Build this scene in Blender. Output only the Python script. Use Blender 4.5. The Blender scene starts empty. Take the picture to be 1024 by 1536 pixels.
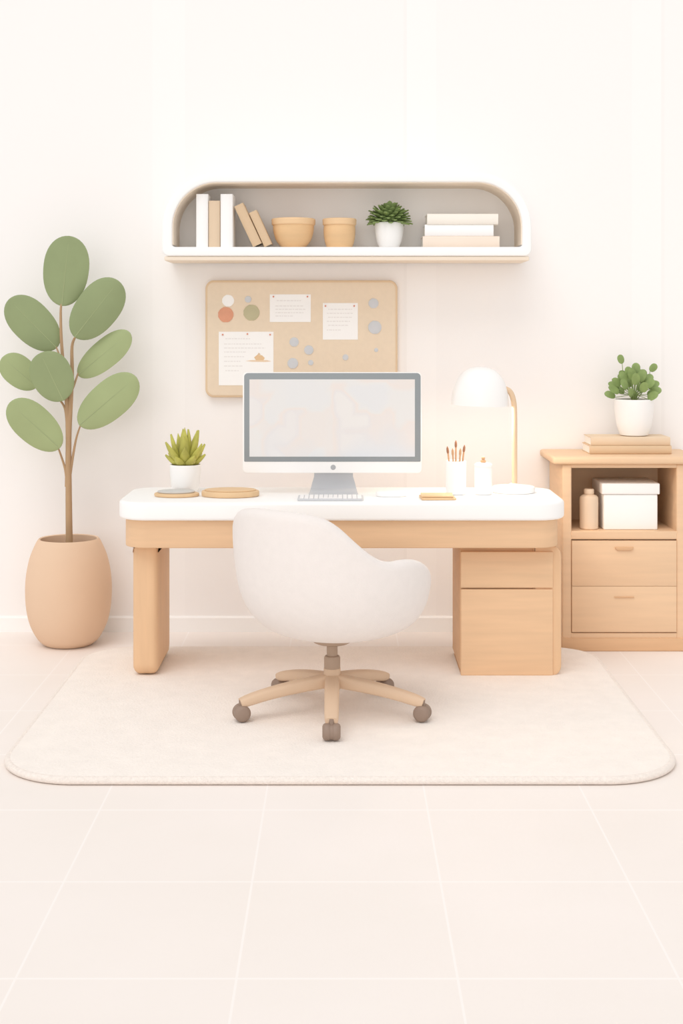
import bpy, bmesh, math, random
from mathutils import Vector, Matrix
random.seed(4)
pi=math.pi
H=1.46; F=2100.0
def X(px,D): return (px-512)*D/F
def Z(py,D): return H-(py-490)*D/F
scene=bpy.context.scene
COL=scene.collection
def lin(c):
    c=c/255.0
    return c/12.92 if c<=0.04045 else ((c+0.055)/1.055)**2.4
# ---------------------------------------------------------------- materials
MC={}
def mat(name,rgb,rough=.6,var=.03,scale=4.0,stretch=(1,1,1),bump=0.0,bscale=120.0,spec=.3,metal=0.0,emit=0.0,detail=3.0):
    if name in MC: return MC[name]
    m=bpy.data.materials.new(name); m.use_nodes=True
    nt=m.node_tree; b=nt.nodes['Principled BSDF']
    b.inputs['Roughness'].default_value=rough
    b.inputs['Specular IOR Level'].default_value=spec
    b.inputs['Metallic'].default_value=metal
    c=[lin(v) for v in rgb]
    tc=nt.nodes.new('ShaderNodeTexCoord'); mp=nt.nodes.new('ShaderNodeMapping')
    mp.inputs['Scale'].default_value=stretch
    nt.links.new(tc.outputs['Object'],mp.inputs['Vector'])
    n=nt.nodes.new('ShaderNodeTexNoise'); n.inputs['Scale'].default_value=scale; n.inputs['Detail'].default_value=detail
    nt.links.new(mp.outputs['Vector'],n.inputs['Vector'])
    r=nt.nodes.new('ShaderNodeValToRGB')
    r.color_ramp.elements[0].position=.3; r.color_ramp.elements[1].position=.7
    r.color_ramp.elements[0].color=[max(0,v*(1-var)) for v in c]+[1]
    r.color_ramp.elements[1].color=[min(1,v*(1+var)) for v in c]+[1]
    nt.links.new(n.outputs['Fac'],r.inputs['Fac'])
    nt.links.new(r.outputs['Color'],b.inputs['Base Color'])
    if emit>0:
        nt.links.new(r.outputs['Color'],b.inputs['Emission Color']); b.inputs['Emission Strength'].default_value=emit
    if bump>0:
        n2=nt.nodes.new('ShaderNodeTexNoise'); n2.inputs['Scale'].default_value=bscale; n2.inputs['Detail'].default_value=2
        nt.links.new(tc.outputs['Object'],n2.inputs['Vector'])
        bp=nt.nodes.new('ShaderNodeBump'); bp.inputs['Strength'].default_value=bump; bp.inputs['Distance'].default_value=.004
        nt.links.new(n2.outputs['Fac'],bp.inputs['Height']); nt.links.new(bp.outputs['Normal'],b.inputs['Normal'])
    MC[name]=m; return m
WOOD=mat('maple_wood',(231,193,155),.55,.045,3,(1,3,14),detail=5)
WOODV=mat('maple_wood_upright',(230,191,152),.55,.045,3,(9,3,1),detail=5)
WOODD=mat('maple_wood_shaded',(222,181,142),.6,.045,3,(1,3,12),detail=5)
WOODC=mat('cabinet_wood',(232,198,163),.55,.035,3,(1,3,14),detail=5)
TRAYW=mat('tray_wood',(228,194,152),.5,.05,6,(1,6,1))
LACQ=mat('white_lacquer',(252,251,250),.45,.004)
CERW=mat('white_ceramic',(249,247,245),.35,.006,spec=.4)
FAB=mat('chair_fabric',(239,232,228),.9,.012,30,bump=.25,bscale=500,spec=.1)
CUSH=mat('seat_cushion_fabric',(240,220,195),.9,.02,bump=.2,bscale=400,spec=.1)
CHW=mat('chair_base_wood',(221,192,164),.5,.03,4)
CHM=mat('chair_lift_brown',(180,156,136),.5,.03,4)
CAST=mat('caster_brown',(152,131,117),.5,.04,6)
POT=mat('tan_clay',(229,198,170),.75,.02,3,bump=.08,bscale=90,spec=.2)
SOIL=mat('soil',(120,92,70),.95,.25,60,bump=.8,bscale=120)
TRUNK=mat('trunk_bark',(182,150,116),.8,.08,8,(4,4,1))
LEAFG=mat('leaf_sage',(146,158,116),.6,.06,5,spec=.25)
LEAFG2=mat('leaf_sage_light',(162,173,126),.6,.06,5,spec=.25)
VEIN=mat('leaf_vein',(162,172,129),.6,.03)
LEAFD=mat('leaf_dark',(130,150,92),.55,.18,30,spec=.25)
LEAFM=mat('leaf_mid',(140,160,98),.5,.15,25,spec=.3)
SUCC=mat('succulent_green',(186,182,92),.5,.2,14,spec=.3)
CORK=mat('cork_board',(236,217,193),.9,.015,40,bump=.1,bscale=300)
CORKF=mat('board_edge',(228,201,168),.7,.02,5)
PAPER=mat('paper',(252,250,248),.85,.006)
INK=mat('faint_ink',(216,210,207),.9,.02)
PIN=mat('pin_red',(222,150,126),.5,.02)
ORG=mat('disc_terracotta',(226,162,132),.7,.05,20)
OLI=mat('disc_olive',(194,186,152),.7,.04,20)
GRB=mat('disc_greyblue',(208,209,212),.6,.03,20)
BEZ=mat('bezel_grey',(146,152,155),.4,.01,spec=.4)
ALU=mat('pale_aluminium',(205,206,209),.4,.015,3,spec=.5)
KEY=mat('keycaps',(242,240,240),.5,.01)
SHIN=mat('shelf_lining',(243,228,210),.8,.015,3)
SHBK=mat('shelf_back',(253,250,247),.85,.006,3)
BKW=mat('book_white',(251,250,249),.6,.01)
BKT=mat('book_tan',(226,202,174),.65,.03,6)
BKT2=mat('book_tan_deep',(218,190,157),.65,.03,6)
BKC=mat('book_cream',(247,240,230),.65,.02,6)
BKP=mat('book_peach',(244,227,211),.65,.02,6)
PAGE=mat('book_pages',(248,243,236),.9,.04,20,(1,1,30))
BOWL=mat('bowl_tan',(232,194,148),.55,.05,5,(1,1,5))
BOWL2=mat('bowl_rim',(237,202,160),.5,.03,5)
GREYP=mat('grey_coaster',(208,206,202),.8,.05,20)
BRUSH=mat('brush_wood',(208,166,128),.6,.05)
BRIST=mat('bristle',(166,120,92),.8,.1,40)
BRASS=mat('lamp_arm_tan',(226,197,165),.6,.02,spec=.2)
BOT=mat('bottle_tan',(236,212,186),.6,.02)
BULB=mat('warm_bulb',(255,236,205),.5,.0,emit=1.6)
LOGO=mat('grey_dot',(176,176,178),.4,.01)
# ---------------------------------------------------------------- helpers
def finish(ob,bm,mats,smooth=True,ang=40):
    bmesh.ops.recalc_face_normals(bm,faces=bm.faces)
    me=bpy.data.meshes.new(ob); bm.to_mesh(me); bm.free()
    for m in (mats if isinstance(mats,(list,tuple)) else [mats]): me.materials.append(m)
    if smooth:
        for p in me.polygons: p.use_smooth=True
        me.set_sharp_from_angle(angle=math.radians(ang))
    o=bpy.data.objects.new(ob,me); COL.objects.link(o); return o
def thing(name,label,cat,base,group=None,rot=None):
    o=bpy.data.objects.new(name,None); o.empty_display_size=.05; COL.objects.link(o)
    o.location=base; o['label']=label; o['category']=cat
    if group: o['group']=group
    if rot: o.rotation_euler=rot
    return o
def part(root,name,bm,mats,parent=None,label=None,local=False,ang=40,smooth=True):
    """geometry given in world space unless local; child origin at the root"""
    if not local:
        bmesh.ops.translate(bm,verts=bm.verts,vec=-Vector(root.location))
    o=finish(name,bm,mats,smooth,ang)
    o.parent=parent or root
    if label: o['label']=label
    return o
def single(name,label,cat,base,bm,mats,group=None,ang=40):
    bmesh.ops.translate(bm,verts=bm.verts,vec=-Vector(base))
    o=finish(name,bm,mats,True,ang); o.location=base
    o['label']=label; o['category']=cat
    if group:o['group']=group
    return o
def NB(): return bmesh.new()
def rbox(bm,x0,x1,y0,y1,z0,z1,r=.005,seg=3,mi=0):
    t=NB()
    bmesh.ops.create_cube(t,size=1)
    for v in t.verts:
        v.co=Vector(((x0+x1)/2+v.co.x*(x1-x0),(y0+y1)/2+v.co.y*(y1-y0),(z0+z1)/2+v.co.z*(z1-z0)))
    if r>0: bmesh.ops.bevel(t,geom=list(t.edges),offset=min(r,.49*min(x1-x0,y1-y0,z1-z0)),segments=seg,profile=.5,affect='EDGES')
    merge(bm,t,mi)
def merge(bm,t,mi=0,M=None):
    if M is not None: bmesh.ops.transform(t,matrix=M,verts=t.verts)
    mp={}
    for v in t.verts: mp[v]=bm.verts.new(v.co)
    for f in t.faces:
        try: nf=bm.faces.new([mp[v] for v in f.verts]); nf.material_index=mi if mi is not None else f.material_index
        except ValueError: pass
    t.free()
def rr(x0,x1,y0,y1,rs,n=10):
    if not isinstance(rs,(list,tuple)): rs=[rs]*4
    pts=[]
    for (cx,cy,r,a0) in ((x0+rs[0],y0+rs[0],rs[0],180),(x1-rs[1],y0+rs[1],rs[1],270),(x1-rs[2],y1-rs[2],rs[2],0),(x0+rs[3],y1-rs[3],rs[3],90)):
        for i in range(n+1):
            a=math.radians(a0+90*i/n); pts.append((cx+r*math.cos(a),cy+r*math.sin(a)))
    return pts
def ell(cx,cy,rx,ry,n=48): return [(cx+rx*math.cos(2*pi*i/n),cy+ry*math.sin(2*pi*i/n)) for i in range(n)]
def prism(bm,pts,plane,a0,a1,bev=0.0,seg=3,mi=0,bev0=None):
    """explicitly rounded prism: loops inset along both rims"""
    if bev0 is None: bev0=bev
    n=len(pts)
    area=sum(pts[i][0]*pts[(i+1)%n][1]-pts[(i+1)%n][0]*pts[i][1] for i in range(n))
    sg=1 if area>0 else -1
    nr=[]
    for i in range(n):
        p=Vector(pts[(i-1)%n]); q=Vector(pts[(i+1)%n]); c=Vector(pts[i])
        if (c-p).length<1e-7: p=Vector(pts[(i-2)%n])
        if (q-c).length<1e-7: q=Vector(pts[(i+2)%n])
        a=(c-p).normalized(); b=(q-c).normalized()
        na=Vector((a.y,-a.x)); nb=Vector((b.y,-b.x))
        m=(na+nb); m=m/max(.5,(m.dot(m))/2) if m.length>0 else na
        nr.append(m*sg)
    def P(u,v,w):
        if plane=='XY': return (u,v,w)
        if plane=='XZ': return (u,w,v)
        return (w,u,v)
    loops=[]
    s=1 if a1>a0 else -1
    if bev0>0:
        for i in range(seg+1):
            a=pi/2*i/seg; loops.append((bev0*(1-math.sin(a)),a0+s*bev0*(1-math.cos(a))))
    else: loops.append((0,a0))
    if bev>0:
        for i in range(seg+1):
            a=pi/2*i/seg; loops.append((bev*(1-math.cos(a)),a1-s*bev*(1-math.sin(a))))
    else: loops.append((0,a1))
    rings=[[bm.verts.new(P(pts[i][0]-nr[i].x*d,pts[i][1]-nr[i].y*d,w)) for i in range(n)] for d,w in loops]
    for r0,r1 in zip(rings,rings[1:]):
        for i in range(n):
            f=bm.faces.new((r0[i],r0[(i+1)%n],r1[(i+1)%n],r1[i])); f.material_index=mi
    f=bm.faces.new(rings[0]); f.material_index=mi
    f=bm.faces.new(rings[-1]); f.material_index=mi
def lathe(bm,prof,c,n=48,mi=0,M=None):
    t=NB(); rings=[]
    for r,z in prof:
        if r<1e-6: rings.append([t.verts.new((0,0,z))])
        else: rings.append([t.verts.new((r*math.cos(2*pi*i/n),r*math.sin(2*pi*i/n),z)) for i in range(n)])
    for a,b in zip(rings,rings[1:]):
        for i in range(n):
            j=(i+1)%n
            if len(a)==1 and len(b)==1: continue
            if len(a)==1: t.faces.new((a[0],b[i],b[j]))
            elif len(b)==1: t.faces.new((a[i],a[j],b[0]))
            else: t.faces.new((a[i],a[j],b[j],b[i]))
    MM=Matrix.Translation(Vector(c)) @ (M if M is not None else Matrix.Identity(4))
    merge(bm,t,mi,MM)
def smoothprof(pr,k=6):
    P=[Vector(p) for p in pr]; out=[]
    for i in range(len(P)-1):
        p0=P[max(i-1,0)];p1=P[i];p2=P[i+1];p3=P[min(i+2,len(P)-1)]
        for j in range(k):
            t=j/k
            out.append(.5*((2*p1)+(p2-p0)*t+(2*p0-5*p1+4*p2-p3)*t*t+(3*p1-p0-3*p2+p3)*t**3))
    out.append(P[-1]); return out
def sp2(pr,k=6): return [(max(0,v.x),v.y) for v in smoothprof(pr,k)]
def tube(bm,path,radii,n=12,mi=0,up=Vector((0,0,1)),power=2.0,closed=False):
    path=[Vector(p) for p in path]; rings=[]
    if not isinstance(radii,(list,tuple)): radii=[radii]*len(path)
    prevS=None; N=len(path)
    for i,p in enumerate(path):
        if closed: t=(path[(i+1)%N]-path[(i-1)%N]).normalized()
        else: t=(path[min(i+1,N-1)]-path[max(i-1,0)]).normalized()
        s=t.cross(up)
        if closed: s.normalize()
        else:
            if s.length<.05: s=prevS if prevS is not None else t.cross(Vector((1,0,0)))
            s.normalize()
            if prevS is not None: s=(prevS-t*prevS.dot(t)).normalized()
        prevS=s
        u=s.cross(t).normalized()
        r=radii[i]; rx,ry=r if isinstance(r,(list,tuple)) else (r,r)
        ring=[]
        for k in range(n):
            a=2*pi*k/n; ca,sa=math.cos(a),math.sin(a)
            ring.append(bm.verts.new(p+s*(rx*math.copysign(abs(ca)**(2/power),ca))+u*(ry*math.copysign(abs(sa)**(2/power),sa))))
        rings.append(ring)
    pairs=list(zip(rings,rings[1:]))
    if closed: pairs.append((rings[-1],rings[0]))
    for a,b in pairs:
        for i in range(n):
            f=bm.faces.new((a[i],a[(i+1)%n],b[(i+1)%n],b[i])); f.material_index=mi
    if not closed:
        for r in (rings[0],rings[-1]):
            f=bm.faces.new(r); f.material_index=mi
def leaf(bm,p0,d,nrm,L,W,T,bend=0.0,kind='oval',mi=0,nl=12,nw=10,cup=0.0,vein=None):
    p0=Vector(p0); d=Vector(d).normalized(); nrm=Vector(nrm); nrm=(nrm-d*nrm.dot(d)).normalized(); s=d.cross(nrm)
    def wf(t):
        if kind=='oval': return max(.0,1-abs(2*t-1)**2.3)**.5*(.94+.12*t)
        if kind=='point': return (math.sin(pi*min(1,t**.85))*.82+.3*(1-t))*(1 if t<.96 else .7)
        return (t**.45)*max(0,1-t**4)**.6
    rings=[]
    ts=[.5-.5*math.cos(pi*i/nl) for i in range(nl+1)]
    def cen(t): return p0+d*(L*t)+nrm*(bend*L*t*t)
    for t in ts:
        w=max(W*wf(t),W*.02); h=T*(.35+.65*math.sin(pi*t)) if T>.003 else T
        c=cen(t); ring=[]
        for k in range(nw):
            a=2*pi*k/nw; x=math.cos(a)
            ring.append(bm.verts.new(c+s*(w*x)+nrm*(h*math.sin(a)+cup*w*x*x)))
        rings.append(ring)
    for a,b in zip(rings,rings[1:]):
        for i in range(nw):
            f=bm.faces.new((a[i],a[(i+1)%nw],b[(i+1)%nw],b[i])); f.material_index=mi
    for r in (rings[0],rings[-1]):
        f=bm.faces.new(r); f.material_index=mi
    if vein is not None:
        pth=[cen(t)+nrm*T*.6 for t in [0,.15,.3,.5,.7,.85,.93]]
        tube(bm,pth,[.0028,.0026,.0022,.0018,.0014,.001,.0005],6,vein)
def S(name,bm,mats,ang=40):
    o=finish(name,bm,mats,True,ang); o['kind']='structure'; return o
# ---------------------------------------------------------------- room
DW=6.71
def wallmat():
    m=bpy.data.materials.new('painted_wall'); m.use_nodes=True; nt=m.node_tree; b=nt.nodes['Principled BSDF']
    b.inputs['Roughness'].default_value=.9; b.inputs['Specular IOR Level'].default_value=.1
    tc=nt.nodes.new('ShaderNodeTexCoord'); sx=nt.nodes.new('ShaderNodeSeparateXYZ'); nt.links.new(tc.outputs['Object'],sx.inputs[0])
    r=nt.nodes.new('ShaderNodeValToRGB'); r.color_ramp.interpolation='CONSTANT'
    mr=nt.nodes.new('ShaderNodeMapRange'); mr.inputs['From Min'].default_value=-2; mr.inputs['From Max'].default_value=2
    nt.links.new(sx.outputs['X'],mr.inputs['Value']); nt.links.new(mr.outputs[0],r.inputs['Fac'])
    A=[lin(v) for v in (249.0,245.2,243.0)]+[1]; B=[lin(v) for v in (250.4,246.8,244.6)]+[1]; C=[lin(v) for v in (247.0,243.0,240.6)]+[1]
    stops=[(-2,A),(-.912,C),(-.907,B),(-.757,C),(-.752,A),(.293,C),(.298,B),(.441,C),(.446,A),(1.379,C),(1.384,B),(1.527,C),(1.532,A)]
    e=r.color_ramp.elements
    e[0].position=0; e[0].color=A; e[1].position=(stops[1][0]+2)/4; e[1].color=C
    for x,c in stops[2:]:
        q=e.new((x+2)/4); q.color=c
    nt.links.new(r.outputs['Color'],b.inputs['Base Color']); return m
def floormat():
    m=bpy.data.materials.new('floor_tile'); m.use_nodes=True; nt=m.node_tree; b=nt.nodes['Principled BSDF']
    b.inputs['Roughness'].default_value=.5; b.inputs['Specular IOR Level'].default_value=.15
    tc=nt.nodes.new('ShaderNodeTexCoord'); sx=nt.nodes.new('ShaderNodeSeparateXYZ'); nt.links.new(tc.outputs['Object'],sx.inputs[0])
    def mth(op,a,bv):
        n=nt.nodes.new('ShaderNodeMath'); n.operation=op
        for i,v in enumerate((a,bv)):
            if v is None: continue
            if isinstance(v,(int,float)): n.inputs[i].default_value=v
            else: nt.links.new(v,n.inputs[i])
        return n.outputs[0]
    def line(ax,off,s,w):
        f=mth('FRACT',mth('DIVIDE',mth('SUBTRACT',sx.outputs[ax],off),s),None)
        d=mth('MINIMUM',f,mth('SUBTRACT',1.0,f))
        return mth('LESS_THAN',d,w/s)
    lx=line('X',-.235,.495,.0028); ly=line('Y',4.229,.547,.004)
    g=mth('MAXIMUM',lx,ly)
    n=nt.nodes.new('ShaderNodeTexNoise'); n.inputs['Scale'].default_value=1.6; n.inputs['Detail'].default_value=4
    nt.links.new(tc.outputs['Object'],n.inputs['Vector'])
    r=nt.nodes.new('ShaderNodeValToRGB'); r.color_ramp.elements[0].position=.3; r.color_ramp.elements[1].position=.7
    r.color_ramp.elements[0].color=[lin(v) for v in (244,236,230)]+[1]; r.color_ramp.elements[1].color=[lin(v) for v in (247,239,234)]+[1]
    nt.links.new(n.outputs['Fac'],r.inputs['Fac'])
    mx=nt.nodes.new('ShaderNodeMix'); mx.data_type='RGBA'
    nt.links.new(g,mx.inputs['Factor']); nt.links.new(r.outputs['Color'],mx.inputs['A'])
    mx.inputs['B'].default_value=[lin(v) for v in (250,244,240)]+[1]
    nt.links.new(mx.outputs['Result'],b.inputs['Base Color']); return m
bm=NB(); rbox(bm,-3,3,DW,DW+.12,0,3.4,0); S('wall_back',bm,wallmat())
bm=NB(); rbox(bm,-3,3,-1.5,DW+.12,-.1,0,0); S('floor',bm,floormat())
BASEM=mat('baseboard_paint',(251,249,247),.6,.005)
bm=NB(); prism(bm,[(DW-.016,0.0),(DW,0.0),(DW,.074),(DW-.006,.074),(DW-.016,.066)],'YZ',-3,3,0); S('baseboard_back',bm,BASEM)
# ---------------------------------------------------------------- rug
RT=.028
rugm=mat('rug_pile',(248,240,233),.95,.022,14,bump=.9,bscale=110,spec=.05,detail=6)
rugb=mat('rug_bound_edge',(244,234,226),.95,.05,90,bump=.8,bscale=200,spec=.05)
rug=thing('area_rug','cream woven pile rug with rounded corners under the desk','rug',(0,5.36,0))
bm=NB(); prism(bm,rr(-1.115,1.105,4.463,6.272,[.26,.26,.21,.21],14),'XY',0.0005,RT-.001,.008,4,bev0=.006)
part(rug,'pile',bm,rugm)
bm=NB(); tube(bm,[(u,v,.0138) for u,v in rr(-1.114,1.104,4.464,6.271,[.259,.259,.209,.209],30)],[(.016,.0132)]*124,12,closed=True)
part(rug,'bound_edge',bm,rugb,label='thick rounded rug border',ang=80)
# ---------------------------------------------------------------- desk
zt=.75; desk=thing('desk','white-topped light maple desk with rounded corners and a drawer pedestal','desk',(0,5.9,RT))
bm=NB(); prism(bm,rr(-.914,.916,5.645,6.2,[.13,.13,.10,.10],16),'XY',.676,zt,.013,5); part(desk,'tabletop',bm,LACQ,label='thick white rounded tabletop')
bm=NB(); prism(bm,rr(-.888,.889,5.672,6.18,[.10,.10,.07,.07],14),'XY',.562,.6755,.005,3); part(desk,'apron',bm,WOOD)
LB=RT+.0003
bm=NB(); prism(bm,rr(5.735,6.16,LB,.5615,[.05,.05,.01,.01],8),'YZ',X(199,5.75),X(237,5.75),.03,5); part(desk,'leg',bm,WOODV)
DF=5.75
px0,px1=X(690,DF),X(830.5,DF)
bm=NB(); prism(bm,rr(X(800,DF),X(842.5,DF),Z(1016,DF),.5605,[.005,.045,.045,.005],8),'XZ',DF+.010,6.16,.008,3); part(desk,'leg',bm,WOODV,label='rounded wooden side panel')
bm=NB()
rbox(bm,px0,px1-.001,DF+.02,6.15,.045,.556,.006); rbox(bm,px0+.004,px1-.008,DF+.006,6.13,LB,Z(1014,DF),.006)
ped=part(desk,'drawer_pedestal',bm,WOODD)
bm=NB(); rbox(bm,px0+.002,px1-.003,DF,DF+.019,Z(882,DF),Z(827.5,DF),.004); part(desk,'drawer',bm,WOOD,parent=ped)
bm=NB(); rbox(bm,px0+.002,px1-.003,DF,DF+.019,Z(1014,DF),Z(884,DF),.006); part(desk,'drawer',bm,WOOD,parent=ped)
# ---------------------------------------------------------------- chair
cx,cy=X(498,5.19),5.19
chair=thing('office_chair','off-white upholstered swivel tub chair on a five-star wooden base','chair',(cx,cy,RT))
tab=[(-260,.46),(-245,.57),(-220,.60),(-200,.64),(-185,.70),(-174,.76),(-162,.80),(-140,.816),(-115,.814),(-97,.80),(-87,.772),(-75,.705),(-64,.652),(-54,.630),(-42,.636),(-25,.62),(-8,.575),(2,.51),(10,.46),(50,.45),(100,.46)]
def hraw(a):
    while a>100: a-=360
    while a<-260: a+=360
    for (a0,h0),(a1,h1) in zip(tab,tab[1:]):
        if a0<=a<=a1: return h0+(h1-h0)*(a-a0)/(a1-a0)
    return .46
def hh(a): return sum(hraw(a+k) for k in range(-6,7))/13
PL=[(0,.316),(.08,.317),(.166,.326),(.235,.351),(.288,.393),(.322,.44),(.345,.50),(.358,.57),(.366,.65),(.368,.72),(.366,.84)]
PR=[(0,.316),(.10,.317),(.19,.327),(.268,.352),(.322,.393),(.352,.45),(.366,.52),(.366,.58),(.36,.65),(.35,.72),(.34,.84)]
bm=NB(); NT=120; t_=.062; rings=[]
for i in range(NT):
    a=-260+360*i/NT; ar=math.radians(a); w=.5+.5*math.cos(ar); w=w*w*(3-2*w)
    ctl=[(l[0]*(1-w)+r[0]*w,l[1]*(1-w)+r[1]*w) for l,r in zip(PL,PR)]
    cv=smoothprof(ctl,5); h=hh(a); zc=h-t_/2
    poly=[]
    for p,q in zip(cv,cv[1:]):
        poly.append(p)
        if q.y>zc:
            k=(zc-p.y)/(q.y-p.y); poly.append(p+(q-p)*k); break
    L=[0]
    for p,q in zip(poly,poly[1:]): L.append(L[-1]+(q-p).length)
    def at(s):
        for j in range(len(L)-1):
            if s<=L[j+1]+1e-9:
                k=(s-L[j])/max(1e-9,L[j+1]-L[j]); return poly[j]+(poly[j+1]-poly[j])*k
        return poly[-1]
    pr=[at(L[-1]*(j+1)/22) for j in range(22)]
    rc=pr[-1].x
    for j in range(1,9):
        b=pi*j/8; pr.append(Vector((rc-t_/2+t_/2*math.cos(b),zc+t_/2*math.sin(b))))
    ri=rc-t_
    for j in range(1,7):
        k=j/6; zz=zc+(.405-zc)*k; pr.append(Vector((ri-(ri-.24)*k**3,zz)))
    pr.append(Vector((.12,.402)))
    rings.append([bm.verts.new((cx+p.x*math.cos(ar),cy+p.x*math.sin(ar),p.y)) for p in pr])
b0=bm.verts.new((cx,cy,.316)); b1=bm.verts.new((cx,cy,.402))
for i in range(NT):
    A=rings[i];B=rings[(i+1)%NT]
    for j in range(len(A)-1): bm.faces.new((A[j],B[j],B[j+1],A[j+1]))
    bm.faces.new((b0,B[0],A[0])); bm.faces.new((A[-1],B[-1],b1))
part(chair,'seat_shell',bm,FAB,ang=80)
bm=NB(); lathe(bm,sp2([(0,.405),(.2,.406),(.243,.425),(.255,.47),(.243,.515),(.19,.538),(0,.545)]),(cx,cy,0)); part(chair,'seat_cushion',bm,CUSH,label='cream seat cushion',ang=80)
bm=NB(); lathe(bm,[(0,.288),(.06,.288),(.07,.293),(.072,.312),(0,.318)],(cx,cy,0),32); part(chair,'swivel_plate',bm,CHM)
bm=NB(); lathe(bm,[(0,.19),(.030,.19),(.030,.234),(.027,.240),(.020,.242),(.020,.3),(0,.3)],(cx,cy,0),32); part(chair,'gas_lift',bm,CHM)
bm=NB(); lathe(bm,[(0,.118),(.030,.118),(.034,.123),(.034,.165),(.032,.172),(.031,.195),(0,.195)],(cx,cy,0),32); part(chair,'hub',bm,CHW)
R=.345
for k in range(5):
    a=math.radians(-90+72*k); dx,dy=math.cos(a),math.sin(a)
    bm=NB(); pth=[];rad=[]
    for j in range(15):
        u=j/14; r=.02+u*(R+.004-.02)
        z=.150-.035*u-.022*u**3
        end=(1,1,.97,.85)[max(0,j-11)]
        pth.append((cx+dx*r,cy+dy*r,z)); rad.append(((.028-.003*u)*end,(.025-.006*u)*end))
    tube(bm,pth,rad,20,power=3.2); part(chair,'leg',bm,CHW)
    bm=NB(); ex,ey=cx+dx*R,cy+dy*R
    Mr=Matrix.Rotation(a+pi/2,4,'Z')@Matrix.Rotation(pi/2,4,'Y')
    rw=.030
    half=[(0,.003),(.02,.003),(rw-.003,.0045),(rw,.009),(rw,.020),(rw-.005,.0285),(.018,.0315),(0,.0315)]
    lathe(bm,half,(ex,ey,RT+rw+.0005),28,M=Mr)
    lathe(bm,[(r,-z) for r,z in half],(ex,ey,RT+rw+.0005),28,M=Mr)
    lathe(bm,[(0,-.006),(rw-.003,-.006),(rw-.003,.006),(0,.006)],(ex,ey,RT+rw+.0005),24,M=Mr)
    lathe(bm,[(0,0),(.010,0),(.010,.022),(0,.022)],(ex,ey,RT+rw+.024),16)
    part(chair,'caster',bm,CAST)
# ---------------------------------------------------------------- monitor
DM=5.93
mon=thing('computer_monitor','slim all-in-one desktop computer with grey bezel and white chin','monitor',(X(499,DM),DM+.06,zt))
x0,x1=X(364,DM),X(632,DM); zb,ztop=Z(709.5,DM),Z(558.5,DM)
bm=NB(); prism(bm,rr(x0,x1,zb,ztop,.018,8),'XZ',DM,DM+.03,.008,4,bev0=.002); part(mon,'housing',bm,CERW)
bm=NB(); prism(bm,rr(x0+.006,x1-.004,Z(692.5,DM),ztop-.003,[.004,.004,.016,.016],8),'XZ',DM-.002,DM+.004,.001,2,bev0=.001); part(mon,'bezel',bm,BEZ,label='dark grey screen border')
def screenmat():
    m=bpy.data.materials.new('screen_picture'); m.use_nodes=True; nt=m.node_tree; b=nt.nodes['Principled BSDF']
    b.inputs['Roughness'].default_value=.35; b.inputs['Specular IOR Level'].default_value=.2
    tc=nt.nodes.new('ShaderNodeTexCoord'); mp=nt.nodes.new('ShaderNodeMapping'); nt.links.new(tc.outputs['Object'],mp.inputs['Vector'])
    mp.inputs['Location'].default_value=(.43,0,.1)
    v=nt.nodes.new('ShaderNodeTexVoronoi'); v.distance='CHEBYCHEV'; v.inputs['Scale'].default_value=7; v.inputs['Randomness'].default_value=.8
    v.feature='SMOOTH_F1'; v.inputs['Smoothness'].default_value=.45
    nt.links.new(mp.outputs[0],v.inputs['Vector'])
    sh=nt.nodes.new('ShaderNodeSeparateColor'); nt.links.new(v.outputs['Color'],sh.inputs[0])
    r=nt.nodes.new('ShaderNodeValToRGB')
    cols=[(0,(221,221,222)),(.3,(224,222,220)),(.5,(227,219,214)),(.75,(223,219,218)),(1,(228,225,222))]
    e=r.color_ramp.elements; e[0].color=[lin(c) for c in cols[0][1]]+[1]; e[1].color=[lin(c) for c in cols[-1][1]]+[1]
    for p,c in cols[1:-1]: q=e.new(p); q.color=[lin(w) for w in c]+[1]
    nt.links.new(sh.outputs[0],r.inputs['Fac'])
    sx=nt.nodes.new('ShaderNodeSeparateXYZ'); nt.links.new(tc.outputs['Object'],sx.inputs[0])
    n=nt.nodes.new('ShaderNodeTexNoise'); n.inputs['Scale'].default_value=3.5; n.inputs['Detail'].default_value=1; nt.links.new(tc.outputs['Object'],n.inputs['Vector'])
    ad=nt.nodes.new('ShaderNodeMath'); ad.operation='MULTIPLY_ADD'; nt.links.new(n.outputs['Fac'],ad.inputs[0]); ad.inputs[1].default_value=-.5; nt.links.new(sx.outputs['Z'],ad.inputs[2])
    mr=nt.nodes.new('ShaderNodeMapRange'); mr.inputs['From Min'].default_value=.0; mr.inputs['From Max'].default_value=-.12; nt.links.new(ad.outputs[0],mr.inputs['Value'])
    mx=nt.nodes.new('ShaderNodeMix'); mx.data_type='RGBA'; nt.links.new(mr.outputs[0],mx.inputs['Factor']); nt.links.new(r.outputs['Color'],mx.inputs['A'])
    mx.inputs['B'].default_value=[lin(w) for w in (215,218,222)]+[1]
    nt.links.new(mx.outputs['Result'],b.inputs['Base Color']); nt.links.new(mx.outputs['Result'],b.inputs['Emission Color']); b.inputs['Emission Strength'].default_value=.06
    return m
bm=NB(); rbox(bm,X(374,DM),X(622,DM),DM-.0035,DM+.001,Z(685,DM),Z(569,DM),.0005,1); part(mon,'screen',bm,screenmat(),label='screen showing a pale pastel blurred picture')
bm=NB(); lathe(bm,[(0,0),(.011,0),(.011,.002),(0,.002)],(X(499.5,DM),DM+.001,Z(701,DM)),24,M=Matrix.Rotation(pi/2,4,'X')); part(mon,'round_badge',bm,LOGO)
bm=NB()
mcx=X(500,DM)
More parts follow.
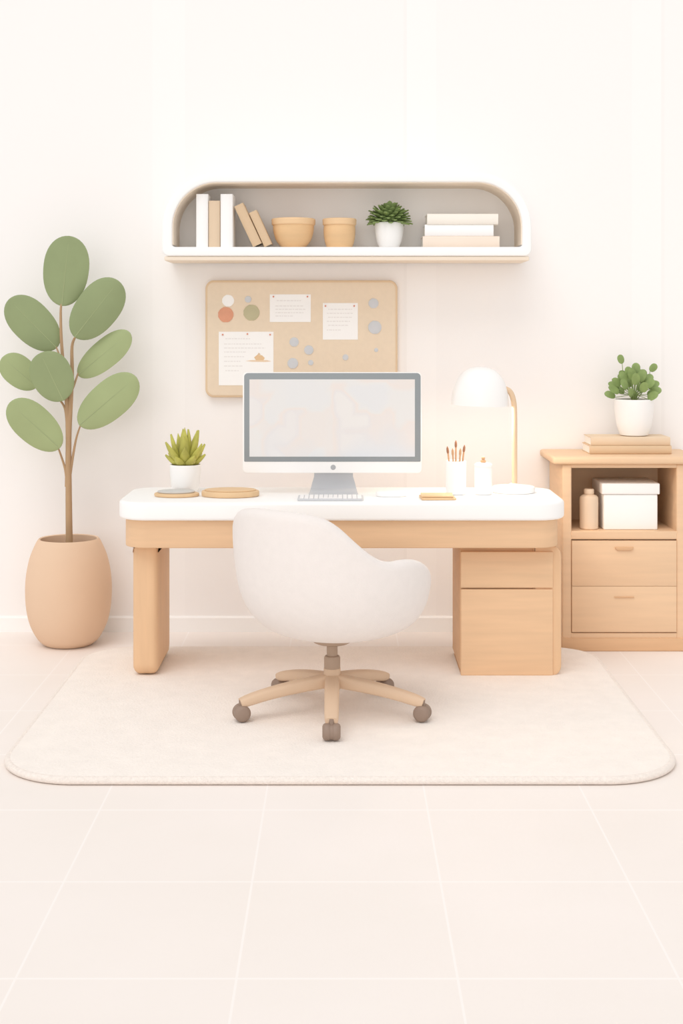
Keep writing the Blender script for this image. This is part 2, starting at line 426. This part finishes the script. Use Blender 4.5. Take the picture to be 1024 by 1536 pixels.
path=[(DM+.045,zb+.03,.082),(DM+.05,zb-.02,.083),(DM+.054,.79,.092),(DM+.05,.768,.097),(DM+.035,.757,.1),(DM+.0,.7545,.102),(DM-.05,.7545,.104),(DM-.06,.754,.104)]
top=[];bot=[]
for i,(y,z,w) in enumerate(path):
    a=path[max(i-1,0)];b=path[min(i+1,len(path)-1)]
    tv=Vector((b[0]-a[0],b[1]-a[1])).normalized(); nv=Vector((tv.y,-tv.x))*.0035
    top.append([bm.verts.new((mcx-w,y+nv.x,z+nv.y)),bm.verts.new((mcx+w,y+nv.x,z+nv.y))])
    bot.append([bm.verts.new((mcx-w,y-nv.x,z-nv.y)),bm.verts.new((mcx+w,y-nv.x,z-nv.y))])
for i in range(len(path)-1):
    bm.faces.new((top[i][0],top[i][1],top[i+1][1],top[i+1][0])); bm.faces.new((bot[i][0],bot[i][1],bot[i+1][1],bot[i+1][0]))
    bm.faces.new((top[i][0],top[i+1][0],bot[i+1][0],bot[i][0])); bm.faces.new((top[i][1],top[i+1][1],bot[i+1][1],bot[i][1]))
for i in (0,-1): bm.faces.new((top[i][0],top[i][1],bot[i][1],bot[i][0]))
part(mon,'stand',bm,ALU,label='pale grey metal stand')
# keyboard
kb=thing('keyboard','slim pale grey keyboard with white keys','keyboard',(X(496,5.75),5.76,zt))
bm=NB(); kx0,kx1=X(446,5.72),X(545,5.72); ky0,ky1=5.70,5.845
prism(bm,rr(kx0,kx1,ky0,ky1,.01,6),'XY',zt+.0005,zt+.008,.002,2); part(kb,'body',bm,ALU)
bm=NB()
rows=5
for r in range(rows):
    n=13; yy=ky0+.008+r*(ky1-ky0-.016)/rows; hh_=(ky1-ky0-.016)/rows-.004
    w=(kx1-kx0-.014)/n
    k=0
    while k<n:
        span=5 if (r==0 and k==4) else 1
        rbox(bm,kx0+.007+k*w+.0015,kx0+.007+(k+span)*w-.0015,yy,yy+hh_,zt+.0078,zt+.011,.0008,1); k+=span
part(kb,'keys',bm,KEY)
bm=NB(); prism(bm,ell(X(587,5.87),5.87,.066,.05),'XY',zt+.0005,zt+.021,.006,4,bev0=.004)
single('computer_mouse','flat round white mouse beside the keyboard','mouse',(X(587,5.87),5.87,zt),bm,CERW)
g='small tan notepads stacked on the desk'
def pad(cxp,D,w,d,z0,h,ang,lab):
    bm=NB(); rbox(bm,-w/2,w/2,-d/2,d/2,0,h,.003,2)
    o=finish('notepad',bm,TRAYW); o.location=(X(cxp,D),D,z0); o.rotation_euler=(0,0,ang); o['label']=lab; o['category']='notepad'; o['group']=g
pad(656,5.78,.142,.12,zt+.0005,.009,.05,'small tan notepad lying flat on the desk')
pad(655,5.785,.132,.112,zt+.010,.008,-.02,'small tan notepad on top of another notepad')
tr=thing('round_tray','round wooden tray holding a grey coaster','tray',(X(265,5.87),5.87,zt))
bm=NB(); prism(bm,ell(X(265,5.87),5.87,.094,.075),'XY',zt+.0005,zt+.014,.005,3); part(tr,'tray_body',bm,TRAYW)
bm=NB(); prism(bm,ell(X(264,5.88),5.88,.078,.06),'XY',zt+.0145,zt+.022,.003,2)
single('coaster','grey round coaster on the small wooden tray','coaster',(X(264,5.88),5.88,zt+.0145),bm,GREYP)
bm=NB(); prism(bm,ell(X(345.5,5.87),5.87,.121,.088),'XY',zt+.0005,zt+.024,.006,3)
prism(bm,ell(X(345.5,5.87),5.87,.108,.076),'XY',zt+.0235,zt+.029,.003,2)
single('oval_tray','oval light wood lidded tray on the desk','tray',(X(345.5,5.87),5.87,zt),bm,TRAYW)
# ---------------------------------------------------------------- pots
def potshape(rt,rb,h,th=.006):
    return [(0,0),(rb-.012,0),(rb,.004)]+sp2([(rb+.001,.005),(rb+(rt-rb)*.6,h*.3),(rb+(rt-rb)*.92,h*.65),(rt,h-.004)],6)[1:]+[(rt-.001,h),(rt-th,h),(rt-th-.001,h-.01),(rt-th-.004,h*.75)]
def potted(name,label,c,rt,rb,h,leafmat,builder,potmat=CERW):
    o=thing(name,label,'plant',c)
    bm=NB(); lathe(bm,potshape(rt,rb,h),c); part(o,'pot',bm,potmat,label='white ceramic pot')
    bm=NB(); lathe(bm,[(0,h*.90),(rt*.5,h*.9),(rt-.008,h*.87),(rt-.01,h*.8),(0,h*.8)],c,32); part(o,'soil',bm,SOIL)
    bm=NB(); builder(bm,Vector(c)+Vector((0,0,h*.88))); part(o,'foliage',bm,leafmat)
    return o
def succ(bm,p):
    for ring,(n,tilt,L) in enumerate(((3,.12,.175),(5,.42,.158),(7,.72,.128),(7,1.0,.095))):
        for i in range(n):
            a=2*pi*(i+.5*ring)/n+.3; tl=tilt+random.uniform(-.06,.06)
            d=Vector((math.cos(a)*math.sin(tl),math.sin(a)*math.sin(tl),math.cos(tl)))
            nr=Vector((-math.cos(a)*math.cos(tl),-math.sin(a)*math.cos(tl),math.sin(tl)))
            leaf(bm,p+Vector((math.cos(a),math.sin(a),0))*.014,d,nr,L*random.uniform(.92,1.08),.0235,.011,.10,'point',cup=.12)
potted('potted_succulent','yellow-green spiky succulent in a small white pot on the desk',(X(278,6.0),6.0,zt),.067,.052,.12,SUCC,succ)
def bushy(bm,p):
    for i in range(95):
        u=(i+.5)/95; el=math.acos(1-u*1.25); a=i*2.39996
        d0=Vector((math.sin(el)*math.cos(a),math.sin(el)*math.sin(a),math.cos(el)*.95))
        q=p+Vector((0,0,.02))+Vector((d0.x*.058,d0.y*.05,d0.z*.048))
        nr=(Vector((0,0,1))*.8-d0*.3).normalized() if abs(d0.z)<.9 else Vector((math.cos(a),math.sin(a),0))
        leaf(bm,q,(d0+Vector((0,0,.25))).normalized(),nr,.05*random.uniform(.8,1.1),.0145,.003,-.15,'oval',nl=6,nw=8,cup=.3)
    for i in range(30):
        a=i*2.39996; r=.045*math.sqrt(i/30)
        leaf(bm,p+Vector((math.cos(a)*r,math.sin(a)*r,-.005)),(math.cos(a)*.5,math.sin(a)*.5,1),(-math.cos(a),-math.sin(a),.3),.05,.014,.003,0,'oval',nl=6,nw=8)
SB=1.8265
def rubber(bm,p):
    for i in range(30):
        u=(i+.5)/30; el=.12+1.28*u; a=i*2.39996+1
        ln=.13*(1-.15*u)
        if i==0: ln=.15
        d=Vector((math.sin(el)*math.cos(a),math.sin(el)*math.sin(a),math.cos(el)))
        q=p+Vector((d.x*ln*.8,d.y*ln*.6,d.z*ln*.9))
        tube(bm,[p-Vector((0,0,.01)),p+Vector((d.x*.02,d.y*.02,ln*.35)),q],[.0022,.002,.0016],6,1)
        fd=Vector((d.x,d.y*.5,d.z*.6+.3)).normalized()
        leaf(bm,q,fd,(-d.x*.4,-.9,.5),.054*random.uniform(.85,1.1),.0205,.002,-.12,'oval',nl=8,nw=8,cup=.2)
    for (sx_,sz_,tx_) in ((-.055,.185,-.3),(.075,.150,.9)):
        leaf(bm,p+Vector((sx_,0,sz_)),(tx_,0,1),(.2,-1,.2),.044,.017,.002,0,'oval'); tube(bm,[p,p+Vector((sx_*.9,0,sz_*.6)),p+Vector((sx_,0,sz_+.003))],[.0025,.002,.0015],6,1)
# ---------------------------------------------------------------- shelf
DS=6.42
shelf=thing('wall_shelf','white wall shelf with arched upper corners and beige lining','shelf',(X(520,DS),6.55,Z(391,DS)))
so=rr(X(243,DS),X(797,DS),Z(384,DS),Z(259,DS),[.03,.03,.25,.25],16)
si=rr(X(258,DS),X(783,DS),SB-.0005,Z(273,DS),[.012,.012,.205,.205],16)
def ring(bm,o,i,y0,y1,bev):
    n=len(o); seg=4
    def off(a,b,k): return (a[0]+(b[0]-a[0])*k,a[1]+(b[1]-a[1])*k)
    ls=[[(p[0],y1,p[1]) for p in o]]
    for s in range(seg+1):
        an=pi/2*s/seg; cur=[]
        for p,q in zip(o,i):
            L=math.hypot(q[0]-p[0],q[1]-p[1]); b=min(bev,L*.45); k=b*(1-math.cos(an))/L
            u=off(p,q,k); cur.append((u[0],y0+b*(1-math.sin(an)),u[1]))
        ls.append(cur)
    for s in range(seg,-1,-1):
        an=pi/2*s/seg; cur=[]
        for p,q in zip(o,i):
            L=math.hypot(q[0]-p[0],q[1]-p[1]); b=min(bev,L*.45); k=1-b*(1-math.cos(an))/L
            u=off(p,q,k); cur.append((u[0],y0+b*(1-math.sin(an)),u[1]))
        ls.append(cur)
    ls.append([(p[0],y1,p[1]) for p in i])
    V=[[bm.verts.new(c) for c in l] for l in ls]
    for a in range(len(V)):
        A=V[a];B=V[(a+1)%len(V)]
        for k in range(n):
            bm.faces.new((A[k],A[(k+1)%n],B[(k+1)%n],B[k]))
bm=NB(); ring(bm,so,si,DS,6.7095,.008); part(shelf,'frame',bm,LACQ)
si2=rr(X(258,DS)+.004,X(783,DS)-.004,SB+.0,Z(273,DS)-.004,[.010,.010,.201,.201],16)
bm=NB(); n=len(si)
y0,y1=DS+.012,6.70
A=[bm.verts.new((p[0],y0,p[1])) for p in si];B=[bm.verts.new((p[0],y1,p[1])) for p in si]
C=[bm.verts.new((p[0],y0,p[1])) for p in si2];D_=[bm.verts.new((p[0],y1,p[1])) for p in si2]
for k in range(n):
    j=(k+1)%n
    if si[k][1]<SB+.011 and si[j][1]<SB+.011 : continue
    bm.faces.new((A[k],A[j],C[j],C[k])); bm.faces.new((C[k],C[j],D_[j],D_[k])); bm.faces.new((D_[k],D_[j],B[j],B[k]))
part(shelf,'lining',bm,SHIN,label='beige inner lining')
bm=NB(); prism(bm,si,'XZ',6.685,6.703,0); part(shelf,'back_panel',bm,SHBK,label='pale greige back panel')
bm=NB(); rbox(bm,X(246,DS),X(794,DS),DS+.008,6.70,Z(391,DS+.01),Z(384.2,DS),.005); part(shelf,'wooden_underside',bm,SHIN)
# books ------------------------------------------------------------
def book(label,t,h,d,cov,loc,rot,group,name='book'):
    o=thing(name,label,'book',loc,group,rot)
    bm=NB()
    c=.0028
    pts=[(0,.004),(.004,0),(t-.004,0),(t,.004),(t,d),(t-c,d),(t-c,.006),(c,.006),(c,d),(0,d)]
    prism(bm,pts,'XY',0,h,0); part(o,'cover',bm,cov,local=True,ang=50)
    bm=NB(); rbox(bm,c+.0003,t-c-.0003,.0065,d-.005,.003,h-.003,0); part(o,'pages',bm,PAGE,local=True,label='off-white page block')
    return o
DB=6.46; gb='books standing on the wall shelf'
def px(n): return n*DB/F
book('tall white book standing upright on the wall shelf',px(18),Z(291,DB)-SB,.17,BKW,(X(294,DB),DB,SB),None,gb)
book('tan book standing upright between two white books',px(16.5),Z(301,DB)-SB,.17,BKT,(X(313,DB),DB,SB),None,gb)
book('tall white book standing upright beside a tan book',px(18.5),Z(291,DB)-SB,.17,BKW,(X(330.5,DB),DB,SB),None,gb)
th=math.radians(-25)
book('tan book leaning against the upright white book',px(14.5),px(67),.15,BKT2,(X(379,DB)+.001,DB,SB+.0005),(0,th,0),gb)
book('thin tan book leaning on another tan book',px(12.5),px(56),.14,BKT2,(X(396,DB)+.001,DB,SB+.0005),(0,math.radians(-24.5),0),gb)
gs='books stacked flat on the wall shelf'
def flat(label,x0p,x1p,y0p,y1p,cov,D,d,z0,group):
    h=(x1p-x0p)*D/F; t=(y1p-y0p)*D/F
    return book(label,t,h,d,cov,(X(x0p,D),D,z0+t),(0,pi/2,0),group),z0+t
_,z=flat('peach book at the bottom of a flat stack',634,749,354,370.5,BKP,6.46,.19,SB+.0003,gs)
_,z=flat('white book in the middle of a flat stack',637,740,336,353.5,BKW,6.465,.18,z+.0003,gs)
_,z=flat('cream book on top of a flat stack',640.5,747,319.5,335.5,BKC,6.46,.18,z+.0003,gs)
def bowl(cxp,rt,rb,h,label):
    D=6.54; c=(X(cxp,D),D,SB+.0003)
    o=thing('bowl',label,'bowl',c,'wooden bowls on the wall shelf')
    bm=NB(); lathe(bm,[(0,0),(rb-.005,0)]+sp2([(rb,.003),(rb+(rt-rb)*.55,h*.25),(rb+(rt-rb)*.85,h*.55),(rt-.004,h-.03)],6)+[(rt-.010,h-.03),(rt-.016,h*.4),(rb*.8,.012),(0,.01)],c); part(o,'bowl_body',bm,BOWL)
    bm=NB(); lathe(bm,sp2([(rt-.0035,h-.031),(rt+.001,h-.028),(rt+.002,h-.015),(rt+.002,h-.004),(rt-.003,h),(rt-.010,h-.003),(rt-.0105,h-.03)],3)+[(rt-.0035,h-.031)],c); part(o,'rim',bm,BOWL2)
bowl(440,.1,.056,.137,'wide tan wooden bowl with a raised rim on the shelf')
bowl(509,.077,.060,.137,'small tan wooden bowl with straighter sides on the shelf')
potted('potted_plant','bushy dark green plant in a small white shelf pot',(X(583.5,6.54),6.54,SB+.0003),.067,.046,.118,LEAFD,bushy)
# ---------------------------------------------------------------- pinboard
DP=6.68
pb=thing('pinboard','tan cork pinboard with rounded corners hanging on the wall','pinboard',(X(452,DP),6.695,Z(596,DP)))
bx=(X(308,DP),X(596,DP),Z(596,DP),Z(420.5,DP))
bm=NB(); prism(bm,rr(*bx,.04,10),'XZ',DP-.004,6.7098,.002,3,bev0=.006); part(pb,'board_edge',bm,CORKF)
bm=NB(); prism(bm,rr(bx[0]+.010,bx[1]-.010,bx[2]+.010,bx[3]-.010,.032,10),'XZ',DP-.006,DP-.002,0,bev0=.001); part(pb,'cork_face',bm,CORK)
DN=DP-.0065
def note(x0p,x1p,y0p,y1p,lines,pins,label,pic=None):
    a,b,c,d=X(x0p,DN),X(x1p,DN),Z(y1p,DN),Z(y0p,DN)
    o=thing('paper_note',label,'note',((a+b)/2,DN,c),'paper notes pinned to the board')
    bm=NB(); rbox(bm,a,b,DN-.0018,DN+.0005,c,d,.0004,1)
    for (lx0,lx1,ly) in lines:
        u=X(lx0,DN); e=X(lx1,DN)
        while u<e:
            w=random.uniform(.006,.016); w=min(w,e-u)
            if w>.002: rbox(bm,u,u+w,DN-.0022,DN-.0017,Z(ly,DN)-.0010,Z(ly,DN)+.0010,0,mi=1)
            u+=w+.0035
    mats=[PAPER,INK,TRAYW,LEAFG,BOT,BKT2]
    if pic:
        prism(bm,[(X(u,DN),Z(v,DN)) for u,v in ((368,541.3),(378,540),(400,540),(407,542),(398,543),(378,542.6))],'XZ',DN-.0024,DN-.0017,0,mi=4)
        prism(bm,[(X(u,DN),Z(v,DN)) for u,v in ((381,536),(386,532),(393,533),(397,537),(395,540.5),(384,540.5))],'XZ',DN-.0027,DN-.0017,0,mi=2)
        prism(bm,[(X(u,DN),Z(v,DN)) for u,v in ((386,532),(388,529),(391,532))],'XZ',DN-.0026,DN-.0017,0,mi=5)
    part(o,'paper',bm,mats)
    for (ux,uy) in pins:
        bm=NB(); lathe(bm,sp2([(0,.006),(.003,.0055),(.0042,.003),(.003,0)],3)+[(0,0)],(X(ux,DN),DN-.0018,Z(uy,DN)),12,M=Matrix.Rotation(pi/2,4,'X')); part(o,'pushpin',bm,PIN)
note(404.5,466,441.5,483,[(415,452,451),(413,456,459),(413,458,464),(413,455,469),(413,440,474)],[(410,445),(461,445)],'wide white note with faint handwriting')
note(484,536.5,454.5,509.5,[(492,528,464),(490,530,470),(492,529,476),(490,526,482),(492,522,488),(490,512,495)],[(488,459),(531,459)],'squarish white note covered with faint handwriting')
note(328,410,497.5,578,[(338,375,508),(336,392,516),(336,398,522),(336,370,528),(336,366,535),(336,362,542),(336,364,549),(338,358,556)],[(334,502),(371,501),(405,502)],'large white note with faint writing and a small sketch',pic=True)
def disc(px_,py_,r,m,label):
    bm=NB(); rw=r*DN/F
    pts=[((rw*(1+.03*math.sin(3*k)))*math.cos(2*pi*k/24),(rw*(1+.03*math.sin(2*k)))*math.sin(2*pi*k/24)) for k in range(24)]
    c=(X(px_,DN),DN,Z(py_,DN))
    prism(bm,[(c[0]+u,c[2]+v) for u,v in pts],'XZ',DN-.003,DN+.0005,0,bev0=.001)
    single('round_magnet',label,'magnet',c,bm,m,'round magnets on the pinboard')
SMG='small pale grey-blue magnet on the pinboard'
for a in ((342,451,9,PAPER,'white round magnet on the board'),(338.5,472,11.5,ORG,'terracotta orange round magnet on the pinboard'),(377,469,12,OLI,'olive beige round magnet on the pinboard'),(372,449,5,GRB,SMG),(560,455,7.5,GRB,'medium grey-blue round magnet on the pinboard'),(562,491,10,GRB,'large grey-blue round magnet on the pinboard'),(441,513,7,GRB,SMG),(463,525,7,GRB,SMG),(439,545,8,GRB,SMG),(466,544,4,GRB,SMG),(518,536,4.5,GRB,SMG),(564,525,3,GRB,SMG)): disc(*a)
# ---------------------------------------------------------------- side cabinet
DC=6.30
cab=thing('side_cabinet','light maple cabinet with an open cubby above drawers','cabinet',(1.27,6.5,0))
cl,cr=X(843,DC),X(1034,DC); il,ir=X(857,DC),X(1014.5,DC); yb=6.69
bm=NB()
rbox(bm,cl,il,DC,yb,.0,.84,.006); rbox(bm,ir,cr,DC,yb,0,.84,.006)
rbox(bm,il-.002,ir+.002,DC+.001,yb,Z(809,DC),Z(797,DC),.003)
rbox(bm,il-.002,ir+.002,DC+.002,yb,Z(702,DC),.84,.003)
rbox(bm,il-.002,ir+.002,yb-.012,yb,.05,.835,0)
rbox(bm,il-.002,ir+.002,DC+.002,yb,.05,Z(949.5,DC),.003)
rbox(bm,il-.002,ir+.002,DC+.03,DC+.04,.05,Z(800,DC),0)
part(cab,'body',bm,WOODC)
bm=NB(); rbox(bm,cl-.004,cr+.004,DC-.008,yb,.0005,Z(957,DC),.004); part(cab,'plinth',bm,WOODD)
bm=NB(); rbox(bm,cl-.045,cr+.06,DC-.02,yb+.01,.841,.875,.012,4); part(cab,'cabinet_top',bm,WOODC)
for (ya,yb_,hy,kind) in ((811,878.8,822,0),(879.3,948,895,1)):
    bm=NB(); rbox(bm,il+.001,ir-.001,DC-.004,DC+.018,Z(yb_,DC),Z(ya,DC),.001,2)
    dr=part(cab,'drawer',bm,WOODC)
    bm=NB(); hx=X(935.5,DC); hz=Z(hy,DC)
    if kind==0: 
        pts=[(hx-.042,hz+.006),(hx-.040,hz-.003),(hx-.03,hz-.009),(hx+.03,hz-.009),(hx+.040,hz-.003),(hx+.042,hz+.006)]
        prism(bm,pts,'XZ',DC-.0115,DC-.004,0,bev0=.002)
    else: prism(bm,rr(hx-.045,hx+.045,hz-.003,hz+.002,.002,3),'XZ',DC-.009,DC-.004,0,bev0=.001)
    part(cab,'handle',bm,WOODD,parent=dr)
zc_=Z(797,DC)+.0005
c=(X(883,6.38),6.38,zc_)
bt=thing('bottle','tan ceramic bottle with a round cap inside the cubby','bottle',c)
bm=NB(); lathe(bm,[(0,0),(.038,0)]+sp2([(.042,.004),(.042,.08),(.042,.135),(.036,.150),(.02,.158)],5)+[(.018,.165),(0,.165)],c,36); part(bt,'bottle_body',bm,BOT)
bm=NB(); lathe(bm,[(0,.160),(.022,.160),(.023,.163),(.023,.178),(.02,.182),(0,.182)],c,32); part(bt,'cap',bm,BOT)
D=6.345
bx_=thing('storage_box','white lidded storage box inside the cubby','box',(X(945,D),D+.12,zc_))
bm=NB(); rbox(bm,X(905,D),X(986,D),D,D+.24,zc_,Z(742,D),.005); part(bx_,'box_body',bm,LACQ)
bm=NB(); rbox(bm,X(902,D),X(989,D),D-.006,D+.246,Z(741.5,D),Z(725,D),.005); part(bx_,'lid',bm,LACQ)
gc='flat tan books on the cabinet'
D=6.42
_,z=flat('tan hardback book lying flat on the cabinet',884,1007,0,12.5,BKT2,D,.2,.8755,gc)
_,z=flat('tan hardback book stacked on another book',886,1005,0,12.5,BKT,D+.004,.19,z+.0003,gc)
c=(X(950.5,6.52),6.52,z+.0005)
potted('potted_rubber_plant','round-leaved green plant in a white pot on tan books',c,.091,.064,.17,[LEAFM,LEAFM],rubber)
# ---------------------------------------------------------------- desk lamp
DL=6.0; lx=X(770,DL)
lamp=thing('desk_lamp','white dome desk lamp with a curved tan arm','lamp',(lx,DL,zt))
bm=NB(); lathe(bm,[(0,.0005),(.088,.0005),(.092,.004),(.092,.021),(.088,.026),(.03,.029),(.018,.036),(.014,.039),(0,.039)],(lx,DL,zt),48); part(lamp,'base',bm,CERW)
ax=X(771.5,DL)
pts=[(ax,DL,zt+.03),(ax,DL,.95),(ax,DL,Z(630,DL)),(ax-.002,DL,Z(608,DL)),(ax-.010,DL,Z(594,DL)),(ax-.024,DL,Z(586,DL)),(X(756,DL),DL,Z(583,DL))]
sm=smoothprof(pts,6)
bm=NB(); tube(bm,sm,.0115,16); part(lamp,'arm',bm,BRASS,label='curved tan arm')
sc=(X(719.5,DL),DL,Z(608,DL)); RS=.123; HS=.165
pr=[]
for i in range(15):
    a=pi/2*i/14; pr.append((RS*math.cos(a)**.8 if i<14 else 0,HS*math.sin(a)))
pin=[(max(0,r-.005),max(.0,z-.005)) for r,z in pr][::-1]
bm=NB(); lathe(bm,pr+pin+[pr[0]],sc,56,M=Matrix.Rotation(.03,4,'Y')); part(lamp,'shade',bm,CERW,label='white dome shade',ang=70)
bm=NB(); lathe(bm,sp2([(0,.03),(.02,.04),(.028,.06),(.022,.085),(.012,.11)],4)+[(.012,.155),(0,.155)],sc,24); part(lamp,'bulb',bm,BULB)
# pencil holder
c=(X(683.5,5.93),5.93,zt+.0005); rad=.0435
bm=NB(); lathe(bm,[(0,0),(rad-.004,0),(rad,.003),(rad,.139),(rad-.002,.142),(rad-.005,.139),(rad-.005,.006),(0,.006)],c,40)
single('pencil_cup','white cylindrical ceramic cup holding brushes','cup',c,bm,CERW)
for i,(tx,ty,k) in enumerate(((671,670,0),(678,672,1),(684,661,0),(690,672,1),(697,668,0))):
    tip=Vector((X(tx,5.93),5.93+(-.016 if i%2 else .018),Z(ty,5.93)))
    bs=Vector((c[0]+(tip.x-c[0])*.4,5.93+(tip.y-5.93)*.6,zt+.0125))
    dv=(tip-bs).normalized(); L=(tip-bs).length
    o=thing('paintbrush','thin wooden paintbrush standing in the white cup','brush',bs,'brushes in the white cup')
    bm=NB(); tube(bm,[bs,bs+dv*(L-.03)],[.0028,.0036],10); part(o,'handle',bm,BRUSH)
    bm=NB(); tube(bm,[bs+dv*(L-.03),bs+dv*(L-.022),bs+dv*(L-.010),bs+dv*L],[.0042,.0055,.005,.0012],10); part(o,'bristles',bm,BRIST if k==0 else BRUSH)
# jar
c=(X(724.5,5.93),5.93,zt+.0005)
jr=thing('lidded_jar','small white jar with a wooden knob','jar',c)
bm=NB(); lathe(bm,[(0,0),(.034,0),(.037,.003),(.037,.112),(.034,.116),(0,.116)],c,40); part(jr,'jar_body',bm,CERW)
bm=NB(); lathe(bm,[(0,.116),(.037,.1163),(.0385,.119),(.0375,.126),(.03,.132),(0,.135)],c,40); part(jr,'lid',bm,CERW)
bm=NB(); lathe(bm,sp2([(0,.133),(.010,.135),(.012,.141),(.006,.147),(.008,.152),(.006,.157),(0,.159)],3),c,20); part(jr,'knob',bm,BRUSH)
# ---------------------------------------------------------------- large plant
DT=6.44
c=(X(103,DT),DT,0.0005)
pl=thing('potted_fiddle_plant','tall floor plant with large sage-green oval leaves in a tan pot','plant',c)
bm=NB(); lathe(bm,[(0,0),(.10,0)]+sp2([(.108,.002),(.14,.03),(.172,.09),(.190,.16),(.196,.24),(.192,.32),(.176,.40),(.152,.46),(.14,.482)],6)+[(.135,.487),(.128,.484),(.128,.46),(.14,.40)],c,64); part(pl,'pot',bm,POT,label='rounded tan clay pot',ang=60)
bm=NB(); lathe(bm,[(0,.455),(.06,.452),(.132,.446),(.132,.43),(0,.43)],c,40); part(pl,'soil',bm,SOIL)
def W(px_,py_,dy=0.0):
    D=DT+dy; return Vector((X(px_,D),D,Z(py_,D)))
bm=NB()
def stem(pts,r0,r1):
    s=smoothprof([W(*p) for p in pts],5); n=len(s)
    tube(bm,s,[r0+(r1-r0)*i/(n-1) for i in range(n)],10)
stem([(104,822),(103,740),(103,660),(106,600),(108,560),(108,520),(113,505,-.02)],.0165,.005)
stem([(101,730),(102,660),(100,600),(96,560),(92,510),(91,470),(92,456)],.012,.0045)
stem([(103,700),(104,640),(104,600),(112,575),(117,560,.02)],.008,.004)
stem([(104,720),(110,680),(115,655),(121,637,-.02)],.007,.0035)
stem([(101,730),(98,705),(92,685),(87,671,-.03)],.007,.0035)
stem([(101,640),(98,615),(92,603),(86,599,-.06)],.007,.0035)
stem([(98,600),(92,590),(72,582),(53,577,.03)],.006,.003)
stem([(96,570),(93,545),(88,530),(84,520,.02)],.006,.003)
part(pl,'trunk',bm,TRUNK,ang=70)
bm=NB()
def big(b,t,w,n,mi,bend=.05,dyb=0,dyt=-.03):
    p=W(b[0],b[1],dyb); q=W(t[0],t[1],dyt)
    d=q-p; L=d.length
    leaf(bm,p,d,n,L,w*DT/F,.0028,bend*-1,'oval',mi,nl=22,nw=14,cup=-.12,vein=2)
big((93,459),(103,354),34,(.05,-1,.1),0,dyb=0)
big((112,506),(177,422),32,(.25,-1,.2),0,dyb=-.02,dyt=-.06)
big((85,522),(13,449),30,(-.2,-1,.3),0,dyb=.02)
big((117,563),(193,499),23,(.35,-1,.6),1,dyb=.02)
big((95,601),(60,530),31,(-.1,-1,.1),0,dyb=-.06,dyt=-.10)
big((56,580),(3,536),23,(-.2,-1,.35),1,dyb=.03,dyt=.01)
big((119,638),(203,566),29,(.3,-1,.35),1,dyb=-.02,dyt=-.05)
big((90,672),(14,604),28,(-.2,-1,.3),1,dyb=-.03,dyt=-.06)
part(pl,'foliage',bm,[LEAFG,LEAFG2,VEIN],ang=80)
# ---------------------------------------------------------------- camera, light
cam=bpy.data.cameras.new('camera'); co=bpy.data.objects.new('camera',cam); COL.objects.link(co)
co.location=(0,0,H); co.rotation_euler=(pi/2,0,0)
cam.lens=36*F/1536; cam.sensor_width=36; cam.sensor_fit='AUTO'; cam.shift_y=-278/1536; cam.clip_end=50
scene.camera=co
w=bpy.data.worlds.new('World'); scene.world=w; w.use_nodes=True
bg=w.node_tree.nodes['Background']; bg.inputs[0].default_value=(1.0,.99,.98,1); bg.inputs[1].default_value=.78
def sun(rot,e,ang,colr):
    l=bpy.data.lights.new('sun','SUN'); l.energy=e; l.angle=math.radians(ang); l.color=colr
    o=bpy.data.objects.new('sun',l); o.rotation_euler=rot; COL.objects.link(o)
sun((math.radians(34),0,math.radians(-24)),.92,38,(1,.985,.97))
sun((math.radians(82),0,math.radians(-8)),.38,40,(1,.985,.97))
l=bpy.data.lights.new('lamp_glow','POINT'); l.energy=4.2; l.color=(1,.82,.64); l.shadow_soft_size=.03
o=bpy.data.objects.new('lamp_glow',l); o.location=(sc[0],sc[1],sc[2]+.015); COL.objects.link(o)
scene.view_settings.view_transform='Standard'
